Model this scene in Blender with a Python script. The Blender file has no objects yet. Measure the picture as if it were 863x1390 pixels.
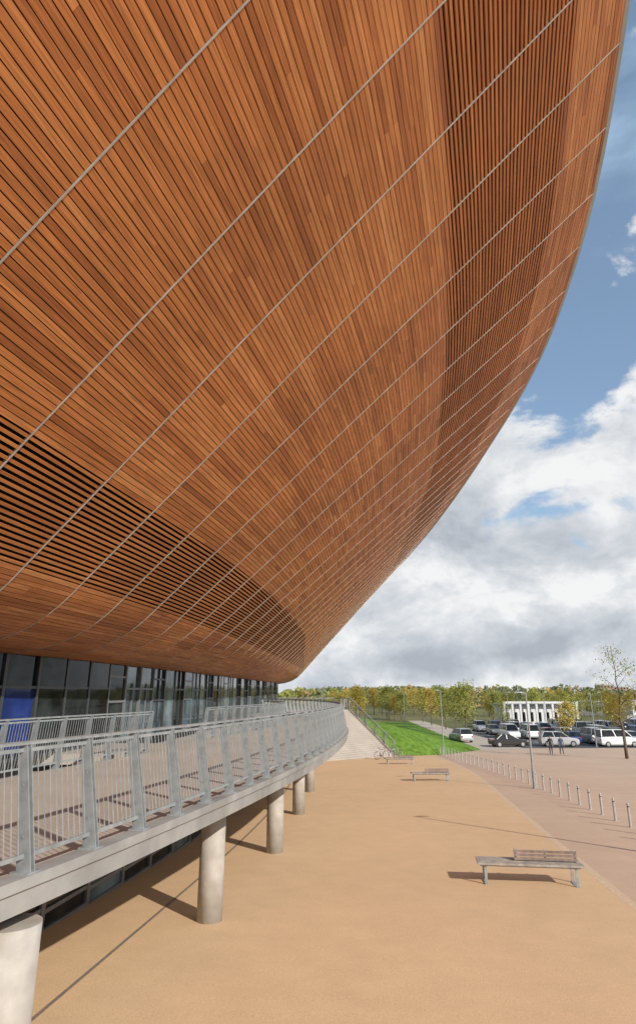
import bpy, bmesh, math, random
from mathutils import Vector, Matrix, noise
random.seed(7)
R = math.radians
scene = bpy.context.scene
scene.view_settings.view_transform = 'Standard'
scene.view_settings.look = 'None'
scene.view_settings.exposure = 0
COL = scene.collection
EYE = 6.2
DECK = 4.55

# ------------------------------------------------------------------ helpers
def gz(y):
    return 2.667 - y/30.0 if y < 80 else 0.0

def hermite(xs, ys, x):
    n = len(xs)
    if x <= xs[0]:
        m = (ys[1]-ys[0])/(xs[1]-xs[0]); return ys[0]+m*(x-xs[0])
    if x >= xs[-1]:
        m = (ys[-1]-ys[-2])/(xs[-1]-xs[-2]); return ys[-1]+m*(x-xs[-1])
    for i in range(n-1):
        if xs[i] <= x <= xs[i+1]:
            break
    def tan(j):
        if j == 0: return (ys[1]-ys[0])/(xs[1]-xs[0])
        if j == n-1: return (ys[-1]-ys[-2])/(xs[-1]-xs[-2])
        return (ys[j+1]-ys[j-1])/(xs[j+1]-xs[j-1])
    h = xs[i+1]-xs[i]; t = (x-xs[i])/h
    m0, m1 = tan(i)*h, tan(i+1)*h
    return ((2*t**3-3*t*t+1)*ys[i] + (t**3-2*t*t+t)*m0 + (-2*t**3+3*t*t)*ys[i+1] + (t**3-t*t)*m1)

class MB:
    def __init__(s): s.v=[]; s.f=[]; s.m=[]
    def add(s, verts, faces, mi=0):
        o=len(s.v); s.v += [tuple(p) for p in verts]
        for f in faces:
            s.f.append(tuple(i+o for i in f)); s.m.append(mi)
    def quad(s,a,b,c,d,mi=0): s.add([a,b,c,d],[(0,1,2,3)],mi)
    def box(s, cx,cy,cz, sx,sy,sz, mi=0, rot=0.0):
        c,si=math.cos(rot),math.sin(rot); vs=[]
        for z in (-.5,.5):
            for x,y in ((-.5,-.5),(.5,-.5),(.5,.5),(-.5,.5)):
                X,Y=x*sx,y*sy
                vs.append((cx+X*c-Y*si, cy+X*si+Y*c, cz+z*sz))
        s.add(vs,[(3,2,1,0),(4,5,6,7),(0,1,5,4),(1,2,6,5),(2,3,7,6),(3,0,4,7)],mi)
    def tube(s,p,q,r1,r2=None,n=8,mi=0,cap=True):
        if r2 is None: r2=r1
        p=Vector(p); q=Vector(q); d=(q-p)
        if d.length<1e-6: return
        d.normalize()
        a=Vector((0,0,1)) if abs(d.z)<.9 else Vector((1,0,0))
        u=d.cross(a).normalized(); w=d.cross(u)
        vs=[]
        for c,r in ((p,r1),(q,r2)):
            for i in range(n):
                t=2*math.pi*i/n
                vs.append(c+u*(r*math.cos(t))+w*(r*math.sin(t)))
        fs=[(i,(i+1)%n,n+(i+1)%n,n+i) for i in range(n)]
        if cap: fs += [tuple(range(n-1,-1,-1)), tuple(range(n,2*n))]
        s.add(vs,fs,mi)
    def bar(s,p,q,wv,tv,mi=0):
        p=Vector(p);q=Vector(q);wv=Vector(wv);tv=Vector(tv)
        vs=[p-wv-tv,p+wv-tv,p+wv+tv,p-wv+tv,q-wv-tv,q+wv-tv,q+wv+tv,q-wv+tv]
        s.add(vs,[(3,2,1,0),(4,5,6,7),(0,1,5,4),(1,2,6,5),(2,3,7,6),(3,0,4,7)],mi)
    def sweep(s,pts,prof,mi=0):
        n=len(prof); vs=[]
        for p,a,b in pts:
            for (x,z) in prof: vs.append(p+a*x+b*z)
        fs=[]
        for i in range(len(pts)-1):
            for k in range(n):
                fs.append((i*n+k,i*n+(k+1)%n,(i+1)*n+(k+1)%n,(i+1)*n+k))
        fs.append(tuple(range(n-1,-1,-1))); fs.append(tuple((len(pts)-1)*n+k for k in range(n)))
        s.add(vs,fs,mi)
    def mesh(s,name,mats,smooth=False):
        me=bpy.data.meshes.new(name)
        me.from_pydata(s.v,[],s.f)
        for m in mats: me.materials.append(m)
        me.polygons.foreach_set('material_index', s.m)
        if smooth: me.polygons.foreach_set('use_smooth',[True]*len(me.polygons))
        me.update(); return me

def obj(name, me, parent=None, loc=(0,0,0), rot=0.0, label=None, cat=None, group=None, kind=None, scale=None):
    o=bpy.data.objects.new(name, me); COL.objects.link(o)
    o.location=loc
    o.rotation_euler=(0,0,rot) if not isinstance(rot,tuple) else rot
    if scale: o.scale=scale
    if parent: o.parent=parent
    if label: o["label"]=label
    if cat: o["category"]=cat
    if group: o["group"]=group
    if kind: o["kind"]=kind
    return o

# ------------------------------------------------------------------ materials
def newmat(name):
    m=bpy.data.materials.new(name); m.use_nodes=True
    nt=m.node_tree; b=nt.nodes['Principled BSDF']
    return m,nt,b

def mat(name, c1, c2=None, rough=.6, metal=0.0, scale=5, detail=4, bump=0.0, bscale=None, spec=.5, big=None, coords='Object', stain=None):
    m,nt,b=newmat(name); N=nt.nodes; L=nt.links
    b.inputs['Roughness'].default_value=rough; b.inputs['Metallic'].default_value=metal
    b.inputs['Specular IOR Level'].default_value=spec
    if c2 is None:
        b.inputs['Base Color'].default_value=(*c1,1)
    tc=N.new('ShaderNodeTexCoord')
    src=tc.outputs[coords]
    if c2 is not None:
        n=N.new('ShaderNodeTexNoise'); n.inputs['Scale'].default_value=scale; n.inputs['Detail'].default_value=detail
        L.new(src,n.inputs['Vector'])
        r=N.new('ShaderNodeValToRGB'); r.color_ramp.elements[0].position=.32; r.color_ramp.elements[1].position=.68
        r.color_ramp.elements[0].color=(*c1,1); r.color_ramp.elements[1].color=(*c2,1)
        L.new(n.outputs['Fac'],r.inputs['Fac'])
        out=r.outputs['Color']
        for bg_ in (big,stain):
            if not bg_: continue
            n2=N.new('ShaderNodeTexNoise'); n2.inputs['Scale'].default_value=bg_[0]; n2.inputs['Detail'].default_value=6
            n2.inputs['Roughness'].default_value=.6
            L.new(src,n2.inputs['Vector'])
            mr=N.new('ShaderNodeMapRange'); mr.inputs['From Min'].default_value=.3; mr.inputs['From Max'].default_value=.7
            mr.inputs['To Min'].default_value=bg_[1]; mr.inputs['To Max'].default_value=bg_[2]
            L.new(n2.outputs['Fac'],mr.inputs['Value'])
            mx=N.new('ShaderNodeVectorMath'); mx.operation='SCALE'
            L.new(out,mx.inputs[0]); L.new(mr.outputs[0],mx.inputs['Scale'])
            out=mx.outputs[0]
        L.new(out,b.inputs['Base Color'])
    if bump>0:
        n3=N.new('ShaderNodeTexNoise'); n3.inputs['Scale'].default_value=bscale or scale*2; n3.inputs['Detail'].default_value=3
        L.new(src,n3.inputs['Vector'])
        bp=N.new('ShaderNodeBump'); bp.inputs['Strength'].default_value=bump; bp.inputs['Distance'].default_value=.01
        L.new(n3.outputs['Fac'],bp.inputs['Height']); L.new(bp.outputs[0],b.inputs['Normal'])
    return m

M_plaza=mat('resin_gravel',(.56,.375,.22),(.72,.505,.31),rough=.9,scale=60,detail=4,big=(.12,.93,1.05),stain=(1.6,.95,1.04),bump=.35,bscale=80,spec=.2)
M_path=mat('pink_asphalt',(.48,.34,.245),(.61,.445,.33),rough=.9,scale=60,detail=4,big=(.12,.91,1.06),stain=(1.3,.95,1.04),bump=.35,bscale=80,spec=.2)
M_strip=mat('pale_sett',(.54,.40,.27),(.66,.50,.36),rough=.9,scale=14,spec=.2)
M_drain=mat('drain_metal',(.18,.14,.11),(.28,.23,.19),rough=.6,scale=20)
M_land=mat('dull_grassland',(.12,.13,.05),(.22,.19,.10),rough=1,scale=.05,spec=.1)
M_asph=mat('asphalt',(.085,.085,.088),(.12,.12,.122),rough=.95,scale=3,big=(.1,.8,1.3),spec=.2)
M_road=mat('pale_pavement',(.42,.35,.29),(.50,.43,.36),rough=.95,scale=4,spec=.2)
M_white=mat('white_paint',(.75,.75,.73),(.8,.8,.78),rough=.6,scale=8)
M_grass=mat('lawn_grass',(.075,.15,.02),(.16,.27,.045),rough=1,scale=2.5,detail=6,big=(.2,.75,1.2),bump=1,bscale=30,spec=.1)
M_conc=mat('cast_concrete',(.36,.33,.295),(.47,.44,.40),rough=.85,scale=4,detail=8,big=(.8,.80,1.1),bump=.3,bscale=40,spec=.25)
M_stair=mat('pale_step_concrete',(.36,.32,.28),(.42,.38,.34),rough=.9,scale=.8,detail=4,spec=.2)
M_fascia=mat('grey_fascia',(.25,.245,.235),(.35,.345,.33),rough=.7,scale=1.5,detail=8,big=(.6,.72,1.1),bump=.2,bscale=30)
M_deck=mat('walkway_surface',(.37,.32,.27),(.49,.43,.37),rough=.9,scale=50,detail=4,big=(.4,.86,1.06),spec=.2)
M_steel=mat('galvanised_steel',(.26,.285,.295),(.37,.395,.405),rough=.5,metal=.3,scale=9,detail=6,big=(2,.82,1.1))
M_seam=mat('seam_metal',(.42,.39,.35),(.56,.53,.48),rough=.45,metal=.3,scale=3)
M_steel2=mat('brushed_steel',(.42,.43,.44),(.54,.55,.56),rough=.4,metal=.5,scale=9)
M_rim=mat('rim_metal',(.42,.48,.50),(.5,.56,.58),rough=.35,metal=.4,scale=2)
M_roof=mat('roof_metal',(.35,.36,.37),(.42,.43,.44),rough=.5,scale=1)
M_back=mat('cavity_membrane',(.010,.007,.006),(.022,.015,.012),rough=.9,scale=3,spec=.1)
M_frame=mat('dark_frame',(.035,.037,.04),(.05,.052,.055),rough=.4,scale=6)
M_frame2=mat('grey_frame',(.14,.145,.15),(.18,.185,.19),rough=.4,scale=6)
M_bark=mat('bark',(.09,.07,.05),(.17,.14,.11),rough=.95,scale=12,spec=.1)
M_tyre=mat('tyre_rubber',(.02,.02,.02),(.03,.03,.03),rough=.8,scale=10)
M_rimw=mat('wheel_alloy',(.4,.4,.41),(.5,.5,.5),rough=.35,metal=.7,scale=10)
M_black=mat('black_paint',(.02,.02,.022),(.035,.035,.037),rough=.5,scale=10)
M_lampglass=mat('lens_plastic',(.6,.6,.58),(.7,.7,.68),rough=.2,scale=10)
M_red=mat('red_lens',(.35,.02,.02),(.4,.03,.03),rough=.25,scale=10)
M_benchwood=mat('weathered_hardwood',(.24,.21,.185),(.42,.375,.33),rough=.8,scale=7,detail=6,big=(3,.8,1.15))
M_backwood=mat('reddish_hardwood',(.17,.12,.105),(.29,.22,.19),rough=.8,scale=7,detail=6,big=(3,.8,1.15))

def leafmat(name,c1,c2):
    m,nt,b=newmat(name); N=nt.nodes; L=nt.links
    g=N.new('ShaderNodeNewGeometry')
    r=N.new('ShaderNodeValToRGB'); r.color_ramp.elements[0].color=(*c1,1); r.color_ramp.elements[1].color=(*c2,1)
    L.new(g.outputs['Random Per Island'],r.inputs['Fac']); L.new(r.outputs[0],b.inputs['Base Color'])
    b.inputs['Roughness'].default_value=.7; b.inputs['Specular IOR Level'].default_value=.2
    t=N.new('ShaderNodeBsdfTranslucent'); L.new(r.outputs[0],t.inputs['Color'])
    mx=N.new('ShaderNodeMixShader'); mx.inputs[0].default_value=.3
    L.new(b.outputs[0],mx.inputs[1]); L.new(t.outputs[0],mx.inputs[2]); L.new(mx.outputs[0],N['Material Output'].inputs['Surface'])
    return m
M_leafY=leafmat('yellow_leaves',(.36,.27,.05),(.62,.48,.13))
M_leafG=leafmat('yellow_green_leaves',(.20,.23,.05),(.44,.42,.12))
M_leafD=leafmat('hazed_green_leaves',(.12,.15,.075),(.25,.26,.13))  # woodland green, lightened and greyed so aerial haze sits in the colour
M_leafO=leafmat('orange_leaves',(.30,.20,.07),(.44,.31,.12))

def glassmat(name,c,rough=.04,spec=.5,bump=.08,dk=.25):
    m,nt,b=newmat(name); N=nt.nodes; L=nt.links
    tc=N.new('ShaderNodeTexCoord'); n=N.new('ShaderNodeTexNoise'); n.inputs['Scale'].default_value=.9; n.inputs['Detail'].default_value=3
    oi=N.new('ShaderNodeObjectInfo'); ad=N.new('ShaderNodeVectorMath'); ad.operation='ADD'
    L.new(tc.outputs['Object'],ad.inputs[0]); L.new(oi.outputs['Location'],ad.inputs[1])
    L.new(ad.outputs[0],n.inputs['Vector'])
    r=N.new('ShaderNodeValToRGB'); r.color_ramp.elements[0].position=.40; r.color_ramp.elements[1].position=.62
    r.color_ramp.elements[0].color=(c[0]*dk,c[1]*dk,c[2]*dk,1); r.color_ramp.elements[1].color=(*c,1)
    L.new(n.outputs['Fac'],r.inputs['Fac']); L.new(r.outputs[0],b.inputs['Base Color'])
    b.inputs['Roughness'].default_value=rough; b.inputs['IOR'].default_value=1.45; b.inputs['Specular IOR Level'].default_value=spec
    bp=N.new('ShaderNodeBump'); bp.inputs['Strength'].default_value=bump; bp.inputs['Distance'].default_value=.05
    n2=N.new('ShaderNodeTexNoise'); n2.inputs['Scale'].default_value=.8; L.new(ad.outputs[0],n2.inputs['Vector'])
    L.new(n2.outputs['Fac'],bp.inputs['Height']); L.new(bp.outputs[0],b.inputs['Normal'])
    return m
M_glass=glassmat('facade_glass',(.03,.036,.038),spec=.22)
M_glassR=glassmat('reflective_facade_glass',(.10,.16,.20),spec=.9,bump=.15)
M_glassB=glassmat('blue_reflection_glass',(.02,.045,.20),spec=.25,dk=.6)  # blue reflection painted into the base colour of the panes
M_glassG=glassmat('teal_grey_glass',(.19,.26,.28),spec=.35,dk=.5)
M_carglass=glassmat('car_glass',(.03,.035,.04))

def paint(name,c):
    m=mat(name,c,tuple(min(1,x*1.08) for x in c),rough=.3,scale=3)
    m.node_tree.nodes['Principled BSDF'].inputs['Coat Weight'].default_value=.6
    return m
P_white=paint('white_car_paint',(.72,.72,.72)); P_silver=paint('silver_car_paint',(.42,.43,.44)); P_blackc=paint('black_car_paint',(.02,.02,.022))
P_blue=paint('blue_car_paint',(.03,.07,.2)); P_red=paint('red_car_paint',(.35,.03,.03)); P_grey=paint('grey_car_paint',(.15,.155,.16))

def timber():
    m,nt,b=newmat('western_red_cedar'); N=nt.nodes; L=nt.links
    at=N.new('ShaderNodeAttribute'); at.attribute_name='tone'
    sep=N.new('ShaderNodeSeparateColor'); L.new(at.outputs['Color'],sep.inputs[0])
    r=N.new('ShaderNodeValToRGB'); e=r.color_ramp.elements
    e[0].position=0; e[0].color=(.15,.045,.015,1)
    e[1].position=1; e[1].color=(.76,.41,.185,1)
    for p,c in ((.2,(.35,.118,.035)),(.5,(.525,.198,.060)),(.8,(.64,.285,.102))):
        x=e.new(p); x.color=(*c,1)
    L.new(sep.outputs[0],r.inputs['Fac'])
    uv=N.new('ShaderNodeUVMap'); mp=N.new('ShaderNodeMapping'); mp.inputs['Scale'].default_value=(1.3,34,1)
    L.new(uv.outputs[0],mp.inputs['Vector'])
    n=N.new('ShaderNodeTexNoise'); n.inputs['Scale'].default_value=1; n.inputs['Detail'].default_value=5; n.inputs['Distortion'].default_value=.6
    L.new(mp.outputs[0],n.inputs['Vector'])
    mr=N.new('ShaderNodeMapRange'); mr.inputs['From Min'].default_value=.3; mr.inputs['From Max'].default_value=.7
    mr.inputs['To Min'].default_value=.64; mr.inputs['To Max'].default_value=1.25
    L.new(n.outputs['Fac'],mr.inputs['Value'])
    tc=N.new('ShaderNodeTexCoord'); n2=N.new('ShaderNodeTexNoise'); n2.inputs['Scale'].default_value=.25; n2.inputs['Detail'].default_value=4
    L.new(tc.outputs['Object'],n2.inputs['Vector'])
    mr2=N.new('ShaderNodeMapRange'); mr2.inputs['From Min'].default_value=.3; mr2.inputs['From Max'].default_value=.7
    mr2.inputs['To Min'].default_value=.82; mr2.inputs['To Max'].default_value=1.1
    L.new(n2.outputs['Fac'],mr2.inputs['Value'])
    mu=N.new('ShaderNodeMath'); mu.operation='MULTIPLY'; L.new(mr.outputs[0],mu.inputs[0]); L.new(mr2.outputs[0],mu.inputs[1])
    sc=N.new('ShaderNodeVectorMath'); sc.operation='SCALE'; L.new(r.outputs[0],sc.inputs[0]); L.new(mu.outputs[0],sc.inputs['Scale'])
    L.new(sc.outputs[0],b.inputs['Base Color'])
    b.inputs['Roughness'].default_value=.55; b.inputs['Specular IOR Level'].default_value=.35
    return m
M_timber=timber()

# ------------------------------------------------------------------ THE VELODROME
TS=[-20,-10,0,7,12.6,20,28,38,50,62,75,86,96,105,115]
TEX=[-22,-14.5,-8.9,-7.6,-6.8,-5.8,-5.1,-4.4,-3.75,-3.15,-2.75,-4.4,-10.3,-18.5,-30]
TEY=[-17,-9,0,7,12.6,20,28,38,50,62,75,86,95,101.5,105]
TRX=[-12,-5.2,1.2,4.4,6.2,8.4,9.8,10.25,10.3,9.95,9.0,6.0,-1,-11,-25]
TRY=[-26,-15.5,-3.9,3.5,8.75,16.8,26,37.7,51,64.3,79,91.5,103,111,115]
ZE=EYE+.96; ZR=EYE+14.0
def ER(s):
    return (Vector((hermite(TS,TEX,s),hermite(TS,TEY,s),ZE)), Vector((hermite(TS,TRX,s),hermite(TS,TRY,s),ZR)))
LIPH=.085
LIPW=1.9
def P(s,a):
    E,Rr=ER(s); G=Rr-E
    if a<1:
        nh=Vector((G.x,G.y,0)).normalized()
        p0=E-nh*LIPW; p2=E+G*LIPH
        return p0*(1-a)**2+E*(2*a*(1-a))+p2*a*a
    return E+G*(LIPH+(a-1)*(1-LIPH))
def hof(a): return 0 if a<1 else LIPH+(a-1)*(1-LIPH)

velo=obj('velodrome',None,label="timber-clad velodrome with flared curved bowl above a glazed concourse",cat="velodrome",loc=(0,0,0))
NL=27; NS=146
A=[i/NL for i in range(NL)]+[1+i/NS for i in range(NS+1)]
bays=[7.65-2.55*i for i in range(10,0,-1)]+[7.65,10.1,12.5]
while bays[-1]<106: bays.append(bays[-1]+2.12)
Pg=[[P(s,a) for a in A] for s in bays]
Ng=[]
for i,s in enumerate(bays):
    row=[]
    for k,a in enumerate(A):
        ds=P(s+.2,a)-P(s-.2,a); da=P(s,min(2,a+.01))-P(s,max(0,a-.01))
        n=ds.cross(da).normalized()
        if n.z>0 : n=-n
        row.append(n)
    Ng.append(row)
verts=[];faces=[];tones=[];uvs=[]
rnd=random.Random(3)
def lerp(a,b,t): return a+(b-a)*t
def emit(p00,p01,p10,p11,n0,n1,th,tone,L,W):
    o=len(verts)
    for p,n in ((p00,n0),(p01,n0),(p11,n1),(p10,n1)): verts.append(tuple(p))
    for p,n in ((p00,n0),(p01,n0),(p11,n1),(p10,n1)): verts.append(tuple(p-n*th))
    fs=[(0,1,2,3),(0,4,5,1),(3,2,6,7),(0,3,7,4),(1,5,6,2)]
    ou=rnd.random()*50; ov=rnd.random()*50
    U=[(0,0),(0,W),(L,W),(L,0)]*2
    for f in fs:
        faces.append(tuple(o+i for i in f))
        for i in f:
            tones.append((tone,tone,tone,1)); uvs.append((U[i][0]+ou,U[i][1]+ov))
for i in range(len(bays)-1):
    s0,s1=bays[i],bays[i+1]; sm=(s0+s1)/2
    lw=.215 if sm<46 else .215-.11*((sm-46)/24)
    baytone=rnd.uniform(-.04,.04)
    if sm<10: lo=.725
    elif sm<22: lo=.725-.045*(sm-10)/12
    else: lo=.68+.0016*(sm-22)
    if sm<10: hi=.915
    else: hi=.915-.0013*(sm-10)
    for k in range(len(A)-1):
        h=hof((A[k]+A[k+1])/2)
        louv=False
        if (.098<h<lw and sm<70): louv=True
        if lo<h<hi and sm<62: louv=True
        up=h>.5
        a0=Pg[i][k];a1=Pg[i][k+1];b0=Pg[i+1][k];b1=Pg[i+1][k+1]
        n0=Ng[i][k];n1=Ng[i+1][k]
        w=(a1-a0).length; Ln=(b0-a0).length
        g=.0078/w
        lo_,hi_=(g,1-g)
        if louv: lo_,hi_=(.24,.76) if up else (.26,.74)
        e0=.017/Ln
        cuts=[e0,1-e0]
        if rnd.random()<.32: cuts=[e0,rnd.choice([.33,.5,.5,.66]),1-e0]
        if louv: cuts=[e0,1-e0]
        for c in range(len(cuts)-1):
            t0=cuts[c]+(.0006 if c else 0); t1=cuts[c+1]-(.0006 if c<len(cuts)-2 else 0)
            base=max(.18,min(.82,rnd.gauss(.5,.125)+baytone))
            if rnd.random()<.012: base-=.12
            if louv: base=base*.6+(.10 if up else .18)
            tone=min(1,max(0,base))
            off=rnd.uniform(-.003,.003)
            A0=lerp(a0,b0,t0);A1=lerp(a1,b1,t0);B0=lerp(a0,b0,t1);B1=lerp(a1,b1,t1)
            q0=lerp(A0,A1,lo_)+n0*off;q1=lerp(A0,A1,hi_)+n0*off
            r0=lerp(B0,B1,lo_)+n1*off;r1=lerp(B0,B1,hi_)+n1*off
            emit(q0,q1,r0,r1,n0,n1,.035,tone,Ln*(t1-t0),w)
me=bpy.data.meshes.new('timber_cladding'); me.from_pydata(verts,[],faces); me.materials.append(M_timber)
ca=me.color_attributes.new('tone','FLOAT_COLOR','CORNER')
ca.data.foreach_set('color',[x for t in tones for x in t])
ul=me.uv_layers.new(name='UVMap'); ul.data.foreach_set('uv',[x for t in uvs for x in t])
me.update()
obj('timber_cladding',me,velo)
mb=MB()
AB=[i/8 for i in range(8)]+[1+i/10 for i in range(11)]
sb=[bays[0]+1.27*i for i in range(int((bays[-1]-bays[0])/1.27)+1)]
def nrm(s,a):
    ds=P(s+.2,a)-P(s-.2,a); da=P(s,min(2,a+.01))-P(s,max(0,a-.01))
    n=ds.cross(da).normalized()
    return -n if n.z>0 else n
G=[[P(s,a)-nrm(s,a)*.16 for a in AB] for s in sb]
for i in range(len(sb)-1):
    for k in range(len(AB)-1):
        mb.quad(G[i][k],G[i+1][k],G[i+1][k+1],G[i][k+1])
obj('cavity_wall',mb.mesh('cavity_wall',[M_back],True),velo)
mb=MB()
AS=[i/10 for i in range(10)]+[1+i/16 for i in range(17)]
for s in bays:
    pts=[(P(s,a),nrm(s,a),(P(s+.1,a)-P(s-.1,a)).normalized()) for a in AS]
    for j in range(len(pts)-1):
        (p,n,t),(q,n2,t2)=pts[j],pts[j+1]
        hw=.0125
        vs=[p-t*hw-n*.04,p-t*hw+n*.012,p+t*hw+n*.012,p+t*hw-n*.04,q-t2*hw-n2*.04,q-t2*hw+n2*.012,q+t2*hw+n2*.012,q+t2*hw-n2*.04]
        mb.add(vs,[(0,1,5,4),(1,2,6,5),(2,3,7,6)])
obj('cladding_seam',mb.mesh('cladding_seam',[M_seam]),velo)
mb=MB(); mr_=MB()
prev=None
for s in sb:
    E,Rr=ER(s); G_=(Rr-E); nh=Vector((G_.x,G_.y,0)).normalized(); gd=G_.normalized()
    p0=Rr-nh*.02+gd*.01; p1=Rr+nh*.10+Vector((0,0,.05)); p2=Rr+nh*.11+Vector((0,0,.22)); p3=Rr-nh*.9+Vector((0,0,.45)); p4=Vector((-48,Rr.y*.45+22,ZR+3.2))
    if prev:
        for a in range(3): mb.quad(prev[a],p0 if a==0 else (p1 if a==1 else p2),(p1,p2,p3)[a],prev[a+1])
        mr_.quad(prev[3],p3,p4,prev[4])
    prev=[p0,p1,p2,p3,p4]
obj('roof_edge',mb.mesh('roof_edge',[M_rim],True),velo)
obj('roof',mr_.mesh('roof',[M_roof],True),velo)
def window_meshes(W,H,transom,zsplit=None,tilt=0.0):
    g=MB()
    if zsplit:
        za,zb_=zsplit
        for (z0,z1,mi) in ((.03,za,0),(za,zb_,1),(zb_,H-.03,0)):
            g.quad((.03,0,z0),(W-.03,tilt,z0),(W-.03,tilt,z1),(.03,0,z1),mi)
    else: g.quad((.03,0,.03),(W-.03,tilt,.03),(W-.03,tilt,H-.03),(.03,0,H-.03))
    f=MB()
    f.box(.03,0,H/2,.06,.12,H); f.box(W-.03,0,H/2,.06,.12,H)
    f.box(W/2,0,.04,W-.12,.12,.08); f.box(W/2,0,H-.04,W-.12,.12,.08)
    for z in transom: f.box(W/2,0,z,W-.12,.10,.07)
    return g,f
HW=ZE-DECK+.12
def facade_pt(s):
    E,Rr=ER(s); G_=Rr-E; nh=Vector((G_.x,G_.y,0)).normalized()
    return E-nh*(LIPW-.12)
ws=[-6+1.62*i for i in range(58)]
rg=random.Random(9)
for i in range(len(ws)-1):
    a=facade_pt(ws[i]); b=facade_pt(ws[i+1]); d=b-a; W=d.length
    glass=M_glass
    if ws[i]>22: glass=M_glassR
    if i%4==2 and ws[i]>19.5: glass=M_glassG
    if i%5==3 and ws[i]>22: glass=M_glass
    isdoor = 23.5<ws[i]<28
    early=ws[i]<22
    g,f=window_meshes(W,HW,[HW*.66] if (i%3 or early) else [HW*.5,2.2],(HW*.06,HW*.66) if ws[i]<18.0 else None,tilt=rg.uniform(-.05,.05))
    if i%2 and ws[i]>28: f.box(W/2,0,HW/2,.05,.09,HW-.2)
    nm='door' if isdoor else 'window'
    o=obj(nm,g.mesh(nm+'_pane',[glass,M_glassB]),velo,loc=(a.x,a.y,DECK-.02),rot=math.atan2(d.y,d.x))
    if isdoor:
        f.box(W/2,0,1.0,.05,.09,2.0); f.box(W/2-.12,.08,1.1,.03,.03,.6); 
    obj('frame',f.mesh('frame',[M_frame2 if (isdoor or i%6==0) else M_frame]),o)
LY=[0,6,13.7,22.9,32,42,52,60]; LX=[-7.5,-6.1,-4.8,-3.75,-3.3,-3.6,-5.0,-6.5]
yy=3.0; i=0
while yy<56:
    y2=yy+1.7
    a=Vector((hermite(LY,LX,yy),yy,0)); b=Vector((hermite(LY,LX,y2),y2,0)); d=b-a; W=d.length
    H=4.0-gz(yy)+.1
    g,f=window_meshes(W,H,[.35,H*.62])
    o=obj('window',g.mesh('window_pane',[M_glassG if i%3==1 else M_glass]),velo,loc=(a.x,a.y,gz(y2)),rot=math.atan2(d.y,d.x))
    obj('frame',f.mesh('frame',[M_frame2]),o)
    yy=y2; i+=1
mb=MB(); ys=[0+2*i for i in range(31)]
for i in range(30):
    y0,y1=ys[i],ys[i+1]
    mb.quad((hermite(LY,LX,y0)-.05,y0,4.05),(hermite(LY,LX,y1)-.05,y1,4.05),(-14,y1,4.05),(-14,y0,4.05))
obj('terrace_slab',mb.mesh('terrace_slab',[M_deck]),velo)

# ------------------------------------------------------------------ WALKWAY
OY=[-4,0,2,4.5,7,10.93,15.86,21,27.4,33,39,46,54,60]
OX=[-9,-5.6,-4.4,-3.4,-2.58,-1.59,-.52,.36,1.1,1.42,1.2,.15,-2.2,-4.6]
IY=[-4,5,10,15.7,20,24,30,36,42,52,60]
IX=[-11.5,-8.3,-7.3,-6.1,-5.0,-4.4,-3.2,-2.3,-2.3,-5,-8]
def OXf(y): return hermite(OY,OX,y)
def IXf(y): return hermite(IY,IX,y)
walk=obj('elevated_walkway',None,label="curved elevated concrete walkway on round columns beside the velodrome",cat="walkway")
ds=MB(); fs_=MB(); so=MB()
ys=[-4+.8*i for i in range(81)]
prof=[]
for y in ys:
    dx=(OXf(y+.05)-OXf(y-.05))/.1; n=Vector((1,-dx,0)).normalized()
    o=Vector((OXf(y),y,DECK)); inn=Vector((IXf(y),y,DECK))
    prof.append((o-n*.22,o-n*.22+Vector((0,0,.05)),o+Vector((0,0,.05)),o+Vector((0,0,-.05)),o-n*.04+Vector((0,0,-.05)),
                 o-n*.05+Vector((0,0,-.25)),
                 o-n*.80+Vector((0,0,-.56)),
                 Vector((min(inn.x,o.x-1.4),y,DECK-.58)),
                 Vector((inn.x,y,DECK))))
for a,b in zip(prof[:-1],prof[1:]):
    ds.quad(a[8],a[0],b[0],b[8])
    for k in (0,1,2): fs_.quad(a[k],a[k+1],b[k+1],b[k],0)
    fs_.quad(a[3],a[4],b[4],b[3]); fs_.quad(a[4],a[5],b[5],b[4])
    so.quad(a[5],a[6],b[6],b[5]); so.quad(a[6],a[7],b[7],b[6]); so.quad(a[7],a[8],b[8],b[7])
obj('deck_surface',ds.mesh('deck_surface',[M_deck]),walk)
obj('edge_fascia',fs_.mesh('edge_fascia',[M_fascia]),walk)
obj('soffit',so.mesh('soffit',[M_conc],False),walk)
for (x,y,rr) in ((-2.95,7.25,.29),(-2.0,13.9,.235),(-1.2,20.3,.235),(-.75,27.8,.235),(-.42,35.7,.235),(-.7,43.5,.235),(-2.9,51.5,.235)):
    c=MB(); z0=gz(y)-.1; n=28
    c.tube((0,0,z0),(0,0,DECK-.45),rr,rr,n=n)
    o=obj('column',c.mesh('column',[M_conc],False),walk,loc=(x,y,0))
    for p in o.data.polygons:
        if len(p.vertices)==4: p.use_smooth=True
mb=MB(); mb.box(-6.5,22.0,DECK-.15,4.6,4.0,.29)
obj('entrance_bridge',mb.mesh('entrance_bridge',[M_deck]),walk)

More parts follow.
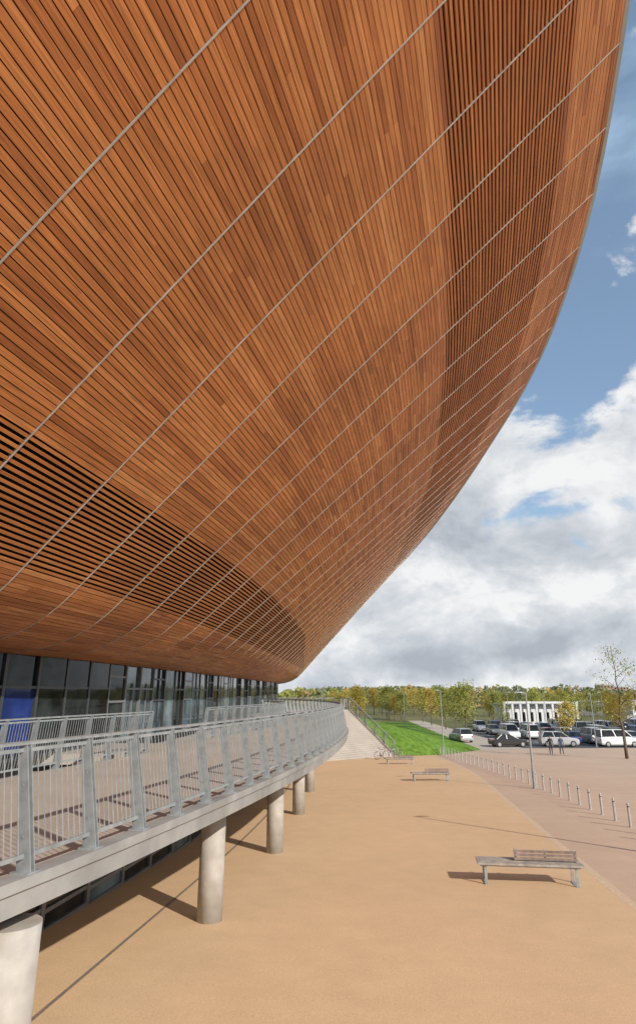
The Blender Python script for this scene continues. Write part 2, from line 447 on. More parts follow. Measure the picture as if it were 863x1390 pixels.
# ------------------------------------------------------------------ RAILINGS
def railing(path, inward, label, group=None, spacing=1.05, H=1.12, lean=.18):
    top=obj('railing',None,label=label,cat='railing',group=group)
    d=[0]
    for a,b in zip(path[:-1],path[1:]): d.append(d[-1]+(b-a).length)
    def at(t):
        t=max(0,min(d[-1],t))
        for i in range(len(path)-1):
            if t<=d[i+1]+1e-9:
                return path[i].lerp(path[i+1],(t-d[i])/(d[i+1]-d[i]))
        return path[-1]
    n=max(1,round(d[-1]/spacing)); st=d[-1]/n
    pts=[at(i*st) for i in range(n+1)]
    def frame(i):
        a=pts[max(0,i-1)]; b=pts[min(n,i+1)]; t=Vector((b.x-a.x,b.y-a.y,0)).normalized()
        return t, Vector((-t.y,t.x,0))*inward
    up=Vector((0,0,1))
    tops=[]
    for i in range(n+1):
        t,inn=frame(i); tops.append((pts[i],t,inn))
    for nm,lf,hf,pr in (('handrail',1,H,[(-.05,-.012),(.05,-.012),(.05,.010),(.028,.02),(-.028,.02),(-.05,.010)]),
                        ('top_rail',.955,H*.945,[(-.010,-.018),(.010,-.018),(.010,.018),(-.010,.018)]),
                        ('bottom_rail',.12,.14,[(-.012,-.02),(.012,-.02),(.012,.02),(-.012,.02)])):
        hr=MB(); hr.sweep([(p+inn*lean*lf+up*hf,inn,up) for p,t,inn in tops],pr)
        obj(nm,hr.mesh(nm,[M_steel]),top)
    for i in range(n+1):
        p,t,inn=tops[i]
        m=MB()
        for sgn in (-1,1):
            base=t*(sgn*.028)
            m.add([base-inn*.085-t*.006, base+inn*.075-t*.006, base+inn*.075+t*.006, base-inn*.085+t*.006,
                   base+inn*(lean-.05)-t*.006+up*(H-.014), base+inn*(lean+.05)-t*.006+up*(H-.014), base+inn*(lean+.05)+t*.006+up*(H-.014), base+inn*(lean-.05)+t*.006+up*(H-.014)],
                  [(3,2,1,0),(4,5,6,7),(0,1,5,4),(1,2,6,5),(2,3,7,6),(3,0,4,7)])
        m.box(0,0,.008,.18,.20,.016,rot=math.atan2(t.y,t.x))
        for zz in (.3,.75):
            m.bar(up*zz+inn*(lean*zz*.9)-t*.022,up*zz+inn*(lean*zz*.9)+t*.022,inn*.02,up*.02)
            m.bar(up*zz+inn*(lean*zz*.9-.0)-t*.040,up*zz+inn*(lean*zz*.9)-t*.034,inn*.011,up*.011)
        obj('post',m.mesh('post',[M_steel]),top,loc=p)
    for i in range(n):
        (p,t,inn),(q,t2,in2)=tops[i],tops[i+1]
        m=MB()
        cnt=max(2,round((q-p).length/.095))
        for j in range(1,cnt):
            f=j/cnt; b=(q-p)*f; iv=inn.lerp(in2,f)
            m.tube(b+iv*lean*.12+up*.14,b+iv*lean*.955+up*(H*.945),.0058,n=5,cap=False)
        obj('infill_panel',m.mesh('infill_panel',[M_steel]),top,loc=p)
    return top
path=[Vector((OXf(y)-.13,y,DECK+.05)) for y in [-3+.5*i for i in range(127)]]
railing(path,1,"long galvanised steel balustrade along the outer edge of the walkway",spacing=1.05)
path=[Vector((IXf(y)+.1,y,DECK)) for y in [-1+.5*i for i in range(43)]]
railing(path,-1,"galvanised balustrade along the walkway inner edge before the entrance doors",lean=.1)
path=[Vector((IXf(y)+.1,y,DECK)) for y in [25+.5*i for i in range(48)]]
railing(path,-1,"curved galvanised balustrade along the walkway inner edge past the entrance doors",lean=.1)

# ------------------------------------------------------------------ STAIRS + LANDING
land=MB()
T1=Vector((3.1,70,0)); Dn=Vector((.752,-.659,0)); Sd=Vector((-.659,-.752,0)); RUN=5.3; WID=11.0
T0=T1+Sd*WID
zb=gz(66)
stairs=obj('outdoor_staircase',None,label="wide pale concrete staircase descending from the walkway to the plaza",cat="staircase")
lp=[(-12,58.0),(-5.9,58.0),(T0.x,T0.y),(T1.x,T1.y),(2.6,73),(-12,73)]
v=[(x,y,0) for x,y in lp]+[(x,y,DECK-.01) for x,y in lp]
nn=len(lp)
land.add(v,[tuple(range(nn,2*nn))]+[(i,(i+1)%nn,nn+(i+1)%nn,nn+i) for i in range(nn)])
NSt=26
stp=MB()
for i in range(NSt):
    a=T1+Dn*(RUN*i/NSt); b=T1+Dn*(RUN*(i+1)/NSt); zt=DECK-(DECK-zb)*(i+1)/(NSt+1)
    q=[a,b,b+Sd*WID,a+Sd*WID]
    stp.add([(p.x,p.y,zb-.5) for p in q]+[(p.x,p.y,zt) for p in q],[(4,7,6,5),(0,1,5,4),(1,2,6,5),(2,3,7,6),(3,0,4,7)])
obj('landing',land.mesh('landing',[M_conc]),stairs)
obj('flight',stp.mesh('flight',[M_stair]),stairs)
for off in (0,WID+.2):
    q0=T1+Sd*(off-.2); q1=q0+Dn*(RUN+.2)
    vs=[q0,q1,q1+Sd*.19,q0+Sd*.19]
    hs=[DECK+.12,zb+.22,zb+.22,DECK+.12]
    m=MB(); m.add([(p.x,p.y,zb-.5) for p in vs]+[(p.x,p.y,h) for p,h in zip(vs,hs)],[(4,5,6,7),(0,1,5,4),(1,2,6,5),(2,3,7,6),(3,0,4,7)])
    obj('parapet',m.mesh('parapet',[M_conc]),stairs)
q0=T1-Sd*.1; q1=q0+Dn*(RUN+.1)
pp=[Vector((q0.x,q0.y,DECK+.12)),Vector((q1.x,q1.y,zb+.22))]
railing(pp,1,"sloping galvanised handrail following the outdoor staircase",lean=.02,spacing=1.3)
pp=[Vector((-9,72.8,DECK)),Vector((2.2,72.8,DECK)),Vector((3.0,70.2,DECK))]
railing(pp,1,"galvanised balustrade around the staircase landing",lean=.05)
bk=MB()
tp=(3.32,70.2,4.1); bt=(7.45,66.4,gz(66.4)+.02)
pts=[tp,bt,(13,70,gz(70)+.02),(18.6,80,.02),(19.6,130,.02),(11,100,1.4),(5,80,3.2),(-12,80,3.2),(-12,73.05,4.2),(2.7,73.05,4.2),(-12,130,.02)]
bk.add(pts,[(0,1,2),(0,2,3),(0,3,6),(6,3,5),(5,3,4),(0,6,7,8),(0,8,9),(6,5,7),(5,4,10),(7,5,10)])
obj('grass_bank',bk.mesh('grass_bank',[M_grass]),kind='structure')

# ------------------------------------------------------------------ GROUND
def sheet(name,fl,fr,y0,y1,dz,m,step=4.0,kind='structure'):
    mb=MB(); y=y0; yl=[y0]
    while y<y1-1e-6:
        ny=min(y1,y+step)
        if y<80<ny: ny=80
        yl.append(ny); y=ny
    for a,b in zip(yl[:-1],yl[1:]):
        mb.quad((fl(a),a,gz(a)+dz),(fr(a),a,gz(a)+dz),(fr(b),b,gz(b)+dz),(fl(b),b,gz(b)+dz))
    return obj(name,mb.mesh(name,[m]),kind=kind)
mb=MB()
for (a,b) in ((-120,80),(80,400),(400,6000)):
    for (x0,x1) in ((-3000,-60),(-60,120),(120,4000)):
        mb.quad((x0,a,gz(a)),(x1,a,gz(a)),(x1,b,gz(b)),(x0,b,gz(b)))
obj('ground',mb.mesh('ground',[M_land]),kind='structure')
BY=[-30,8,14.4,26,47,60,76]; BX=[4.2,5.6,6.1,7.55,10.2,11.0,11.3]
B1=lambda y: hermite(BY,BX,y)
sheet('plaza',lambda y:-40,lambda y:B1(y),-60,79,.004,M_plaza)
sheet('footpath',lambda y:B1(y)+.22,lambda y:70,-60,79,.004,M_path)
sheet('paving_strip',lambda y:B1(y),lambda y:B1(y)+.22,-60,79,.005,M_strip)
DY=[0,12,22.3,32,45,60]; DX=[-4.6,-3.3,-2.3,-1.75,-1.6,-2.4]
sheet('drainage_channel',lambda y:hermite(DY,DX,y)-.03,lambda y:hermite(DY,DX,y)+.03,2,56,.010,M_drain,step=1.5)
sheet('car_park',lambda y:24,lambda y:130,82,122,.006,M_asph)
sheet('far_paving',lambda y:24,lambda y:130,79,82,.006,M_path)
sheet('lawn',lambda y:7.5+ (y-80)*.02,lambda y:18.3+(y-80)*.03,79.2,152,.012,M_grass)
sheet('pavement',lambda y:18.3+(y-80)*.03,lambda y:24,79.0,160,.008,M_road)
sheet('verge',lambda y:-10,lambda y:7.5+(y-80)*.02,79.2,170,.008,M_grass)
mb=MB()
for row in (90,99,108,117):
    for i in range(34):
        mb.box(26+i*2.6,row,.012,.1,4.8,.004)
obj('parking_bay_markings',mb.mesh('parking_bay_markings',[M_white]),kind='structure')

# ------------------------------------------------------------------ BOLLARDS
def bollard_mesh():
    m=MB(); n=14
    m.tube((0,0,-.05),(0,0,.735),.043,.043,n=n,cap=False); m.tube((0,0,.735),(0,0,.745),.043,.038,n=n); m.tube((0,0,0),(0,0,.012),.075,.075,n=n)
    m.tube((0,0,.62),(0,0,.65),.0445,.0445,n=n,cap=False,mi=1)
    return m.mesh('bollard',[M_steel2,M_black])
bm_=bollard_mesh()
BOY=[20,24.6,32.6,42.6,55.3,68.7,78]; BOX=[10.2,10.6,11.3,11.87,12.05,12.1,12.1]
y=21.6
while y<76:
    obj('bollard',bm_,loc=(hermite(BOY,BOX,y),y,gz(y)+.004),rot=y*3,label="short round stainless steel bollard in the paving",cat="bollard",group="row of steel bollards across the plaza")
    y+=1.5

# ------------------------------------------------------------------ BENCHES
def bench(loc,rot,label):
    top=obj('park_bench',None,loc=loc,rot=rot,label=label,cat='bench',group='timber benches on the plaza')
    L=2.3
    s=MB()
    for i in range(6):
        s.box(0,-.27+i*.108,.42,L,.085,.045)
    obj('seat',s.mesh('seat',[M_benchwood]),top)
    b=MB()
    for j in range(3):
        b.box(.38,-.02+.02*j,.49+j*.07,1.38,.03,.052)
    obj('backrest',b.mesh('backrest',[M_backwood]),top)
    for x in (-.27,.38,1.03):
        u=MB(); u.bar((x,.012,.446),(x,.060,.68),(.02,0,0),(0,.012,0)); obj('back_support',u.mesh('back_support',[M_steel]),top)
    for x in (-.98,.98):
        u=MB()
        u.bar((x,-.24,.0),(x,-.24,.38),(.03,0,0),(0,.012,0)); u.bar((x,.24,.0),(x,.24,.38),(.03,0,0),(0,.012,0))
        u.bar((x,-.28,.385),(x,.28,.385),(.03,0,0),(0,0,.01)); u.bar((x,-.28,.006),(x,.28,.006),(.04,0,0),(0,0,.006))
        obj('leg',u.mesh('leg',[M_steel]),top)
    fr=MB(); fr.bar((-1.1,-.2,.377),(1.1,-.2,.377),(0,.02,0),(0,0,.018)); fr.bar((-1.1,.2,.377),(1.1,.2,.377),(0,.02,0),(0,0,.018))
    obj('frame',fr.mesh('frame',[M_steel]),top)
bench((4.78,16.75,gz(16.75)+.006),R(-8),"grey slatted timber bench with a short backrest on tan paving")
bench((6.6,41.6,gz(41.6)+.006),R(2),"grey slatted timber bench casting a shadow on tan paving")
bench((6.5,56,gz(56)+.006),R(4),"grey slatted timber bench near the foot of the stairs")

# ------------------------------------------------------------------ LAMPS
def lamp(x,y,h,rot=0,label="tall slim grey street lamp with a flat head"):
    top=obj('street_lamp',None,loc=(x,y,gz(y)),rot=rot,label=label,cat='street lamp',group='slim street lamps')
    p=MB(); p.tube((0,0,0),(0,0,1.0),.075,.07,n=12); p.tube((0,0,1.0),(0,0,h),.055,.035,n=10); p.tube((0,0,0),(0,0,.02),.16,.16,n=12)
    obj('pole',p.mesh('pole',[M_steel]),top)
    a=MB(); a.tube((0,0,h-.02),(.24,0,h+.03),.022,.02,n=8); obj('arm',a.mesh('arm',[M_steel]),top)
    q=MB(); q.add([(.18,-.10,h+.01),(.62,-.07,h+.04),(.62,.07,h+.04),(.18,.10,h+.01),(.2,-.08,h+.07),(.58,-.05,h+.08),(.58,.05,h+.08),(.2,.08,h+.07)],
                  [(3,2,1,0),(4,5,6,7),(0,1,5,4),(1,2,6,5),(2,3,7,6),(3,0,4,7)])
    obj('lamp_head',q.mesh('lamp_head',[M_steel]),top)
for (x,y,h,r) in ((11.35,37.4,4.75,R(180)),(9.6,19.6,4.9,0),(12.3,68.7,6.0,R(180)),(28.4,103,6.2,0),(43,104,6.2,R(180)),(40,121.5,6.2,0),(16.5,132,6.2,0),(33,83,6,R(90)),(60,124,7,0),(52,95,6.2,0),(0.8,120,6.5,0),(-1.5,100,6,0)):
    lamp(x,y,h,r)

# ------------------------------------------------------------------ TREES
def tree_meshes(seed,h,crad,trunk,leaves,lsize,leafm):
    r=random.Random(seed); t=MB(); tips=[]
    t.tube((0,0,-.1),(0,0,trunk),h*.013+.02,h*.011+.015,n=8)
    p=Vector((0,0,trunk)); rad=h*.011+.015; segs=7
    for i in range(segs):
        q=Vector((r.uniform(-.12,.12)*crad*.6, r.uniform(-.12,.12)*crad*.6, trunk+(h*.96-trunk)*(i+1)/segs))
        r2=rad*.78; t.tube(p,q,rad,r2,n=6,cap=False)
        nb=r.randint(3,4)
        f=(i+.5)/segs
        prof=math.sin(math.pi*min(1,(.22+.78*f)))**.7
        for b in range(nb):
            an=r.random()*6.283; ln=crad*prof*r.uniform(.7,1.1)
            m0=p.lerp(q,r.random()); d=Vector((math.cos(an),math.sin(an),r.uniform(.35,.9)))
            m1=m0+d*ln*.5; m2=m1+Vector((math.cos(an+r.uniform(-.5,.5)),math.sin(an+r.uniform(-.5,.5)),r.uniform(.1,.6)))*ln*.5
            t.tube(m0,m1,rad*.42,rad*.25,n=4,cap=False); t.tube(m1,m2,rad*.25,rad*.08,n=4,cap=False)
            tips += [m1.lerp(m2,.5),m2,m1]
            for k in range(2):
                m3=m1+Vector((r.uniform(-1,1),r.uniform(-1,1),r.uniform(0,1)))*ln*.35
                t.tube(m1,m3,rad*.15,rad*.05,n=3,cap=False); tips.append(m3)
        p=q; rad=r2
    tips.append(p)
    c=MB()
    for i in range(leaves):
        b=r.choice(tips); s=crad*.20
        pt=b+Vector((r.gauss(0,s),r.gauss(0,s),r.gauss(0,s*.8)))
        if pt.z<trunk*.8: continue
        u=Vector((r.uniform(-1,1),r.uniform(-1,1),r.uniform(-1,1))).normalized(); w=u.orthogonal().normalized()
        a=lsize*r.uniform(.6,1.3)
        c.add([pt-u*a,pt+w*a*.6,pt+u*a,pt-w*a*.6],[(0,1,2,3)])
    return t.mesh('trunk',[M_bark],True), c.mesh('crown',[leafm])
TV={}
TV['y1']=tree_meshes(1,7.2,2.1,1.7,1700,.15,M_leafY); TV['y2']=tree_meshes(2,8,2.4,1.9,1900,.16,M_leafY)
TV['g1']=tree_meshes(3,7.4,2.3,1.8,1400,.14,M_leafG); TV['g2']=tree_meshes(4,8.0,2.6,2.0,2000,.17,M_leafG)
TV['s1']=tree_meshes(8,10.2,2.1,2.4,560,.10,M_leafG); TV['s2']=tree_meshes(9,7,1.9,2.0,420,.11,M_leafG)
TL={'y1':"young tree with dense yellow autumn leaves",'y2':"rounded tree with golden yellow autumn leaves",'g1':"young tree with yellow-green thinning leaves",
    'g2':"full tree with yellow-green autumn leaves",
    's1':"tall slender nearly bare young tree by the paving",'s2':"thin nearly bare sapling beside the parked cars"}
def tree(k,x,y,s=1.0,rot=0):
    o=obj('tree',None,loc=(x,y,gz(y)),rot=rot,scale=(s,s,s),label=TL[k],cat='tree',group='autumn trees around the car park')
    obj('trunk',TV[k][0],o); obj('crown',TV[k][1],o)
rt=random.Random(11)
tree('s1',27.6,62.9,1.0,1.0)
tree('g1',20.9,98,1.0,2); tree('g1',22.3,112,.95,4); tree('g2',22.8,124,.85,1); tree('y1',22.6,138,.95,3); tree('g1',23,152,.9,5)
for i in range(9):
    tree(rt.choice(['y1','y2','g1','y2']),rt.uniform(6.5,8.0)+i*.35,132+i*10,rt.uniform(.75,.92),rt.random()*6)
for i in range(36):
    y=rt.uniform(160,250); x=y*rt.uniform(.02,.24)
    tree(rt.choice(['y1','y2','g1','g2','y2','g1']),x,y,rt.uniform(.72,.92),rt.random()*6)
for i in range(66):
    y=rt.uniform(126,200); x=y*rt.uniform(.24,.62)
    tree(rt.choice(['y1','g2','y2','g2','y1','g1','g1','s2']),x,y,rt.uniform(.62,.86),rt.random()*6)
for (x,y) in ((34,94.5),(44,103.5),(53,94.5),(47,112.5),(30,112.5),(58,112.5),(38,103.5)):
    tree(rt.choice(['s2','g1','y1']),x,y,rt.uniform(.6,.75),rt.random()*6)
mb=MB(); mats=[M_leafD,M_leafG,M_leafO,M_leafY]
for i in range(560):
    y=rt.uniform(270,520); x=y*rt.uniform(-.05,.8); h=rt.uniform(6.8,8.8)*(1+.12*math.sin(x*.02)); 
    mi=rt.choices([0,1,2,3],[8,3,1,.4])[0]; cr=rt.uniform(2.5,4.5)
    for j in range(60):
        a=rt.random()*6.283; zz=rt.random(); rr=cr*math.sin(math.pi*(.15+.8*zz))**.6*rt.uniform(.6,1.05)
        p=Vector((x+rr*math.cos(a),y+rr*math.sin(a),h*(.12+.86*zz)))
        u=Vector((rt.uniform(-1,1),rt.uniform(-1,1),rt.uniform(-1,1))).normalized(); w=u.orthogonal().normalized(); s=rt.uniform(.5,1.1)
        mb.add([p-u*s,p+w*s*.7,p+u*s,p-w*s*.7],[(0,1,2,3)],mi)
obj('woodland',mb.mesh('woodland',mats),kind='stuff',label="distant belt of mixed autumn woodland on the horizon",cat="woodland")

# ------------------------------------------------------------------ CARS
def car_proto(kind):
    if kind=='van': L,W,H,belt,hood=4.9,1.9,1.95,1.15,1.05
    elif kind=='suv': L,W,H,belt,hood=4.6,1.86,1.7,1.08,1.02
    elif kind=='hatch': L,W,H,belt,hood=4.05,1.72,1.47,.95,.90
    else: L,W,H,belt,hood=4.55,1.78,1.44,.93,.86
    hl=L/2; hw=W/2
    st=[(-hl,hw*.80,.42,.62,.70),(-hl+.10,hw*.92,.28,.70,belt-.06),(-hl+.5,hw*.98,.22,belt-.12,belt),(-hl+1.4,hw,.20,belt-.10,belt),(0,hw,.20,belt-.10,belt),
        (hl-1.35,hw,.20,belt-.12,belt-.01),(hl-1.0,hw*.99,.20,hood-.14,hood),(hl-.35,hw*.94,.22,hood-.22,hood-.08),(hl-.08,hw*.84,.28,.60,hood-.22),(hl,hw*.74,.38,.52,.60)]
    b=MB(); rings=[]
    for x,w,zb_,zs,zt in st:
        rings.append([(x,-w*.9,zb_),(x,-w,zb_+.16),(x,-w,zs),(x,-w*.90,zt),(x,w*.90,zt),(x,w,zs),(x,w,zb_+.16),(x,w*.9,zb_)])
    vs=[p for r_ in rings for p in r_]; fs=[]
    for i in range(len(rings)-1):
        for k in range(8):
            fs.append((i*8+k,i*8+(k+1)%8,(i+1)*8+(k+1)%8,(i+1)*8+k))
    fs+= [tuple(range(7,-1,-1)), tuple((len(rings)-1)*8+k for k in range(8))]
    b.add(vs,fs)
    if kind=='van': xs=(-hl+.12,-hl+.22,hl-1.75,hl-.95)
    elif kind in('suv',): xs=(-hl+.15,-hl+.45,hl-2.0,hl-1.2)
    elif kind=='hatch': xs=(-hl+.12,-hl+.55,hl-1.85,hl-1.05)
    else: xs=(-hl+.55,-hl+1.25,hl-2.15,hl-1.25)
    g=MB(); wb,wt=hw*.90,hw*.72; zb_=belt-.01; zt=H
    xr0,xr1,xf1,xf0=xs
    base=[(xr0,-wb,zb_),(xf0,-wb,zb_),(xf0,wb,zb_),(xr0,wb,zb_)]
    topv=[(xr1,-wt,zt-.06),(xf1,-wt,zt-.06),(xf1,wt,zt-.06),(xr1,wt,zt-.06)]
    g.add(base+topv,[(0,1,5,4),(1,2,6,5),(2,3,7,6),(3,0,4,7)])
    b.add(topv+[(xr1+.12,-wt*.86,zt),(xf1-.2,-wt*.86,zt),(xf1-.2,wt*.86,zt),(xr1+.12,wt*.86,zt)],[(0,1,5,4),(1,2,6,5),(2,3,7,6),(3,0,4,7),(4,5,6,7)])
    for s in (-1,1):
        for (xa,xb) in ((xr0+.02,xr1+.02),(xf0-.02,xf1-.02),((xr0+xf0)/2-.1,(xr1+xf1)/2)):
            b.bar((xa,s*(wb+.004),zb_),(xb,s*(wt+.004),zt-.05),(.045,0,0),(0,.012,0))
    wh=MB(); n=18; r=.32 if kind!='suv' else .35
    wh.tube((0,-.1,0),(0,.1,0),r,r,n=n)
    rm=MB(); rm.tube((0,-.106,0),(0,.106,0),r*.62,r*.62,n=12)
    li=MB(); li.box(hl-.12,hw*.66,.62,.16,.26,.13); 
    tl=MB(); tl.box(-hl+.06,hw*.72,.78,.12,.16,.2)
    return dict(body=b,glass=g,tyre=wh,rim=rm,light=li,tail=tl,L=L,W=W,r=r,hl=hl,hw=hw)
PR={}
for k in ('van','suv','hatch','saloon'):
    d=car_proto(k); d['gm']=d['glass'].mesh('window',[M_carglass]); d['tm']=d['tyre'].mesh('tyre',[M_tyre],False); d['rm']=d['rim'].mesh('rim',[M_rimw])
    d['lm']=d['light'].mesh('headlight',[M_lampglass]); d['tlm']=d['tail'].mesh('tail_light',[M_red]); d['b']={}
    PR[k]=d
def car(kind,x,y,rot,pm,label):
    d=PR[kind]
    o=obj('parked_car',None,loc=(x,y,gz(y)+.008),rot=rot,label=label,cat='car',group='cars parked in the car park')
    if pm.name not in d['b']: d['b'][pm.name]=d['body'].mesh('body',[pm])
    obj('body',d['b'][pm.name],o); obj('window',d['gm'],o)
    for sx in (-1,1):
        for sy in (-1,1):
            w=obj('wheel',d['tm'],o,loc=(sx*(d['hl']-.82),sy*(d['hw']-.10),d['r'])); obj('rim',d['rm'],w)
    for sy in (1,-1):
        h=obj('headlight',d['lm'],o); h.scale=(1,sy,1)
        h=obj('tail_light',d['tlm'],o); h.scale=(1,sy,1)
rc=random.Random(5)
cl=[('saloon',22.9,84.2,R(8),P_blackc,"black saloon car driving past the plaza"),('suv',18.9,92.5,R(100),P_silver,"silver off-road car standing near the lawn"),('suv',29.2,84.8,R(-6),P_silver,"silver off-road car pulled up beside the paving"),('van',36.2,84.6,R(5),P_white,"white people carrier parked by the paving")]
KN={'van':'people carrier','suv':'off-road car','hatch':'hatchback','saloon':'saloon car'}
PN=[(P_white,'white',7),(P_silver,'silver',6),(P_blackc,'black',2),(P_blue,'dark blue',2),(P_red,'red',1),(P_grey,'dark grey',2)]
for row,prob in ((90,.80),(99,.85),(108,.85),(117,.9)):
    for i in range(22):
        if rc.random()>prob: continue
        k=rc.choice(['van','van','suv','hatch','hatch','saloon']); pm,pn,_=rc.choices(PN,[p[2] for p in PN])[0]
        x=27.3+i*2.6
        if row==90 and i<2: continue
        cl.append((k,x,row+rc.uniform(-.3,.3),R(90 if rc.random()<.5 else -90)+rc.uniform(-.04,.04),pm,f"{pn} {KN[k]} parked in a marked bay"))
for c in cl: car(*c)

# ------------------------------------------------------------------ PEOPLE
def person(x,y,rot,jacket,trou,hairc,label,stride=.12):
    vs=[];es=[];rd=[]
    def v(p,r,par=None):
        vs.append(p); rd.append(r); i=len(vs)-1
        if par is not None: es.append((par,i))
        return i
    pel=v((0,0,.95),.15); wa=v((0,0,1.10),.135,pel); ch=v((0,0,1.32),.165,wa); nk=v((0,0,1.48),.06,ch)
    h0=v((0,.01,1.56),.075,nk); h1=v((0,.015,1.64),.098,h0); v((0,.0,1.72),.07,h1)
    for s in (-1,1):
        sh=v((s*.17,0,1.41),.07,ch); el=v((s*.25,-.02-s*.04,1.13),.045,sh); wr=v((s*.24,.10-s*.04,.90),.028,el)
        pa=v((s*.235,.13-s*.04,.83),.03,wr)
        for f in range(4):
            k=v((s*.235+(.0),.115-s*.04+f*.018,.785),.009,pa); v((s*.225,.12-s*.04+f*.018,.74-.006*(f%3)),.008,k)
        tb=v((s*.215,.165-s*.04,.81),.010,pa); v((s*.205,.175-s*.04,.775),.008,tb)
        hp=v((s*.09,0,.88),.095,pel); kn=v((s*.10,s*stride*.6+.02,.49),.062,hp); an=v((s*.10,s*stride,.09),.042,kn)
        v((s*.11,s*stride+.14,.04),.038,an)
    me=bpy.data.meshes.new('person'); me.from_pydata(vs,es,[]); 
    o=bpy.data.objects.new('tmp',me); COL.objects.link(o)
    md=o.modifiers.new('s','SKIN'); 
    for i,r in enumerate(rd): me.skin_vertices[0].data[i].radius=(r,r*(.78 if r>.12 else 1))
    me.skin_vertices[0].data[0].use_root=True
    sd=o.modifiers.new('d','SUBSURF'); sd.levels=1; sd.render_levels=1
    dg=bpy.context.evaluated_depsgraph_get(); dg.update()
    m2=bpy.data.meshes.new_from_object(o.evaluated_get(dg))
    bpy.data.objects.remove(o)
    m2.materials.clear()
    for m in (jacket,trou,M_skin,M_black,hairc): m2.materials.append(m)
    for p in m2.polygons:
        c=p.center; p.use_smooth=True
        if c.z>1.49: p.material_index=2
        elif c.z>.91: p.material_index=0
        elif abs(c.x)>.19 and c.z>.6: p.material_index=2
        elif c.z>.10: p.material_index=1
        else: p.material_index=3
    m2.name='person'
    po=obj('person',m2,loc=(x,y,gz(y)+.01),rot=rot,label=label,cat='person')
    hm=MB(); n=10; rows=[]
    for j in range(5):
        ph=j/4*1.5
        for i in range(n):
            a=6.283*i/n; rr=.108*math.sin(ph)+.001; yb=-.018 if math.sin(a)<0 else -.01
            rows.append((rr*math.cos(a),yb+rr*math.sin(a)*1.05,1.66+.105*math.cos(ph)-(.07*max(0,-math.sin(a))*(j/4))))
    hm.add(rows,[(j*n+i,j*n+(i+1)%n,(j+1)*n+(i+1)%n,(j+1)*n+i) for j in range(4) for i in range(n)])
    obj('hair',hm.mesh('hair',[hairc],True),po)
    return po
M_skin=mat('skin',(.45,.27,.19),(.5,.31,.22),rough=.5,scale=10)
M_jk=mat('dark_jacket',(.05,.052,.06),(.07,.073,.08),rough=.8,scale=20)
M_jk2=mat('navy_coat',(.045,.06,.12),(.06,.075,.14),rough=.8,scale=20)
M_tr=mat('dark_trousers',(.03,.035,.05),(.045,.05,.07),rough=.8,scale=20)
M_hair=mat('brown_hair',(.04,.025,.015),(.06,.04,.025),rough=.6,scale=30)
person(23.1,69.6,R(160),M_jk,M_tr,M_hair,"person in a dark jacket and dark trousers walking on the paving")
person(24.25,69.9,R(190),M_jk2,M_tr,M_hair,"person in a navy coat walking beside a companion",stride=-.12)

# ------------------------------------------------------------------ BICYCLES
def bicycle(x,y,rot,fm,label):
    top=obj('bicycle',None,loc=(x,y,gz(y)+.006),rot=rot,label=label,cat='bicycle',group='bicycles parked by the stairs')
    r=.33
    for wx in (-.52,.52):
        t=MB(); n=28
        for i in range(n):
            a=6.283*i/n;b=6.283*(i+1)/n
            t.tube((r*math.cos(a),0,r*math.sin(a)),(r*math.cos(b),0,r*math.sin(b)),.018,n=6,cap=False)
        w=obj('wheel',t.mesh('tyre',[M_tyre]),top,loc=(wx,0,r+.01))
        s=MB()
        for i in range(14):
            a=6.283*i/14; s.tube((0,.015*(-1)**i,0),((r-.02)*math.cos(a),0,(r-.02)*math.sin(a)),.0025,n=3,cap=False)
        s.tube((0,-.04,0),(0,.04,0),.02,n=8); obj('spokes',s.mesh('spokes',[M_steel2]),w)
    f=MB(); bb=(-.08,0,.3); st=(-.22,0,.80); hd=(.36,0,.82); hb=(.40,0,.68); ra=(-.52,0,.34); fa=(.52,0,.34)
    for a,b in ((bb,st),(st,hd),(hb,bb),(bb,ra),((-.2,0,.74),ra),(hd,hb)): f.tube(a,b,.017,n=6)
    obj('frame',f.mesh('frame',[fm]),top)
    k=MB(); k.tube(hb,fa,.014,n=6); obj('fork',k.mesh('fork',[M_black]),top)
    h=MB(); h.tube(hd,(.34,0,.95),.014,n=6); h.tube((.34,-.27,.97),(.34,.27,.97),.013,n=6); obj('handlebar',h.mesh('handlebar',[M_black]),top)
    s=MB(); s.tube(st,(-.24,0,.90),.012,n=6); s.add([(-.36,-.07,.92),(-.36,.07,.92),(-.08,.015,.93),(-.08,-.015,.93),(-.36,-.06,.96),(-.36,.06,.96),(-.08,.01,.95),(-.08,-.01,.95)],[(3,2,1,0),(4,5,6,7),(0,1,5,4),(1,2,6,5),(2,3,7,6),(3,0,4,7)])
    obj('saddle',s.mesh('saddle',[M_black]),top)
    c=MB(); c.tube((-.08,-.05,.3),(-.08,-.06,.3),.09,n=14); c.bar((-.08,-.07,.3),(.0,-.07,.16),(.012,0,0),(0,.006,0)); c.bar((-.08,.07,.3),(-.16,.07,.44),(.012,0,0),(0,.006,0))
    obj('crank',c.mesh('crank',[M_black]),top)
bicycle(5.6,62.0,R(38),P_blackc,"black bicycle parked near the stairs"); bicycle(7.1,63.4,R(30),P_grey,"dark grey bicycle parked near the stairs")
for (x,y) in ((5.5,62.35),(7.0,63.75)):
    m=MB(); 
    m.tube((-.35,0,0),(-.35,0,.62),.024,n=8);m.tube((.35,0,0),(.35,0,.62),.024,n=8)
    pts=[(-.35,0,.62),(-.28,0,.74),(-.15,0,.79),(.15,0,.79),(.28,0,.74),(.35,0,.62)]
    for a,b in zip(pts[:-1],pts[1:]): m.tube(a,b,.024,n=8)
    obj('bicycle_stand',m.mesh('bicycle_stand',[M_steel2]),loc=(x,y,gz(y)),rot=R(34),label="steel hoop bicycle stand with a bicycle against it",cat="bicycle stand",group="bicycle stands")

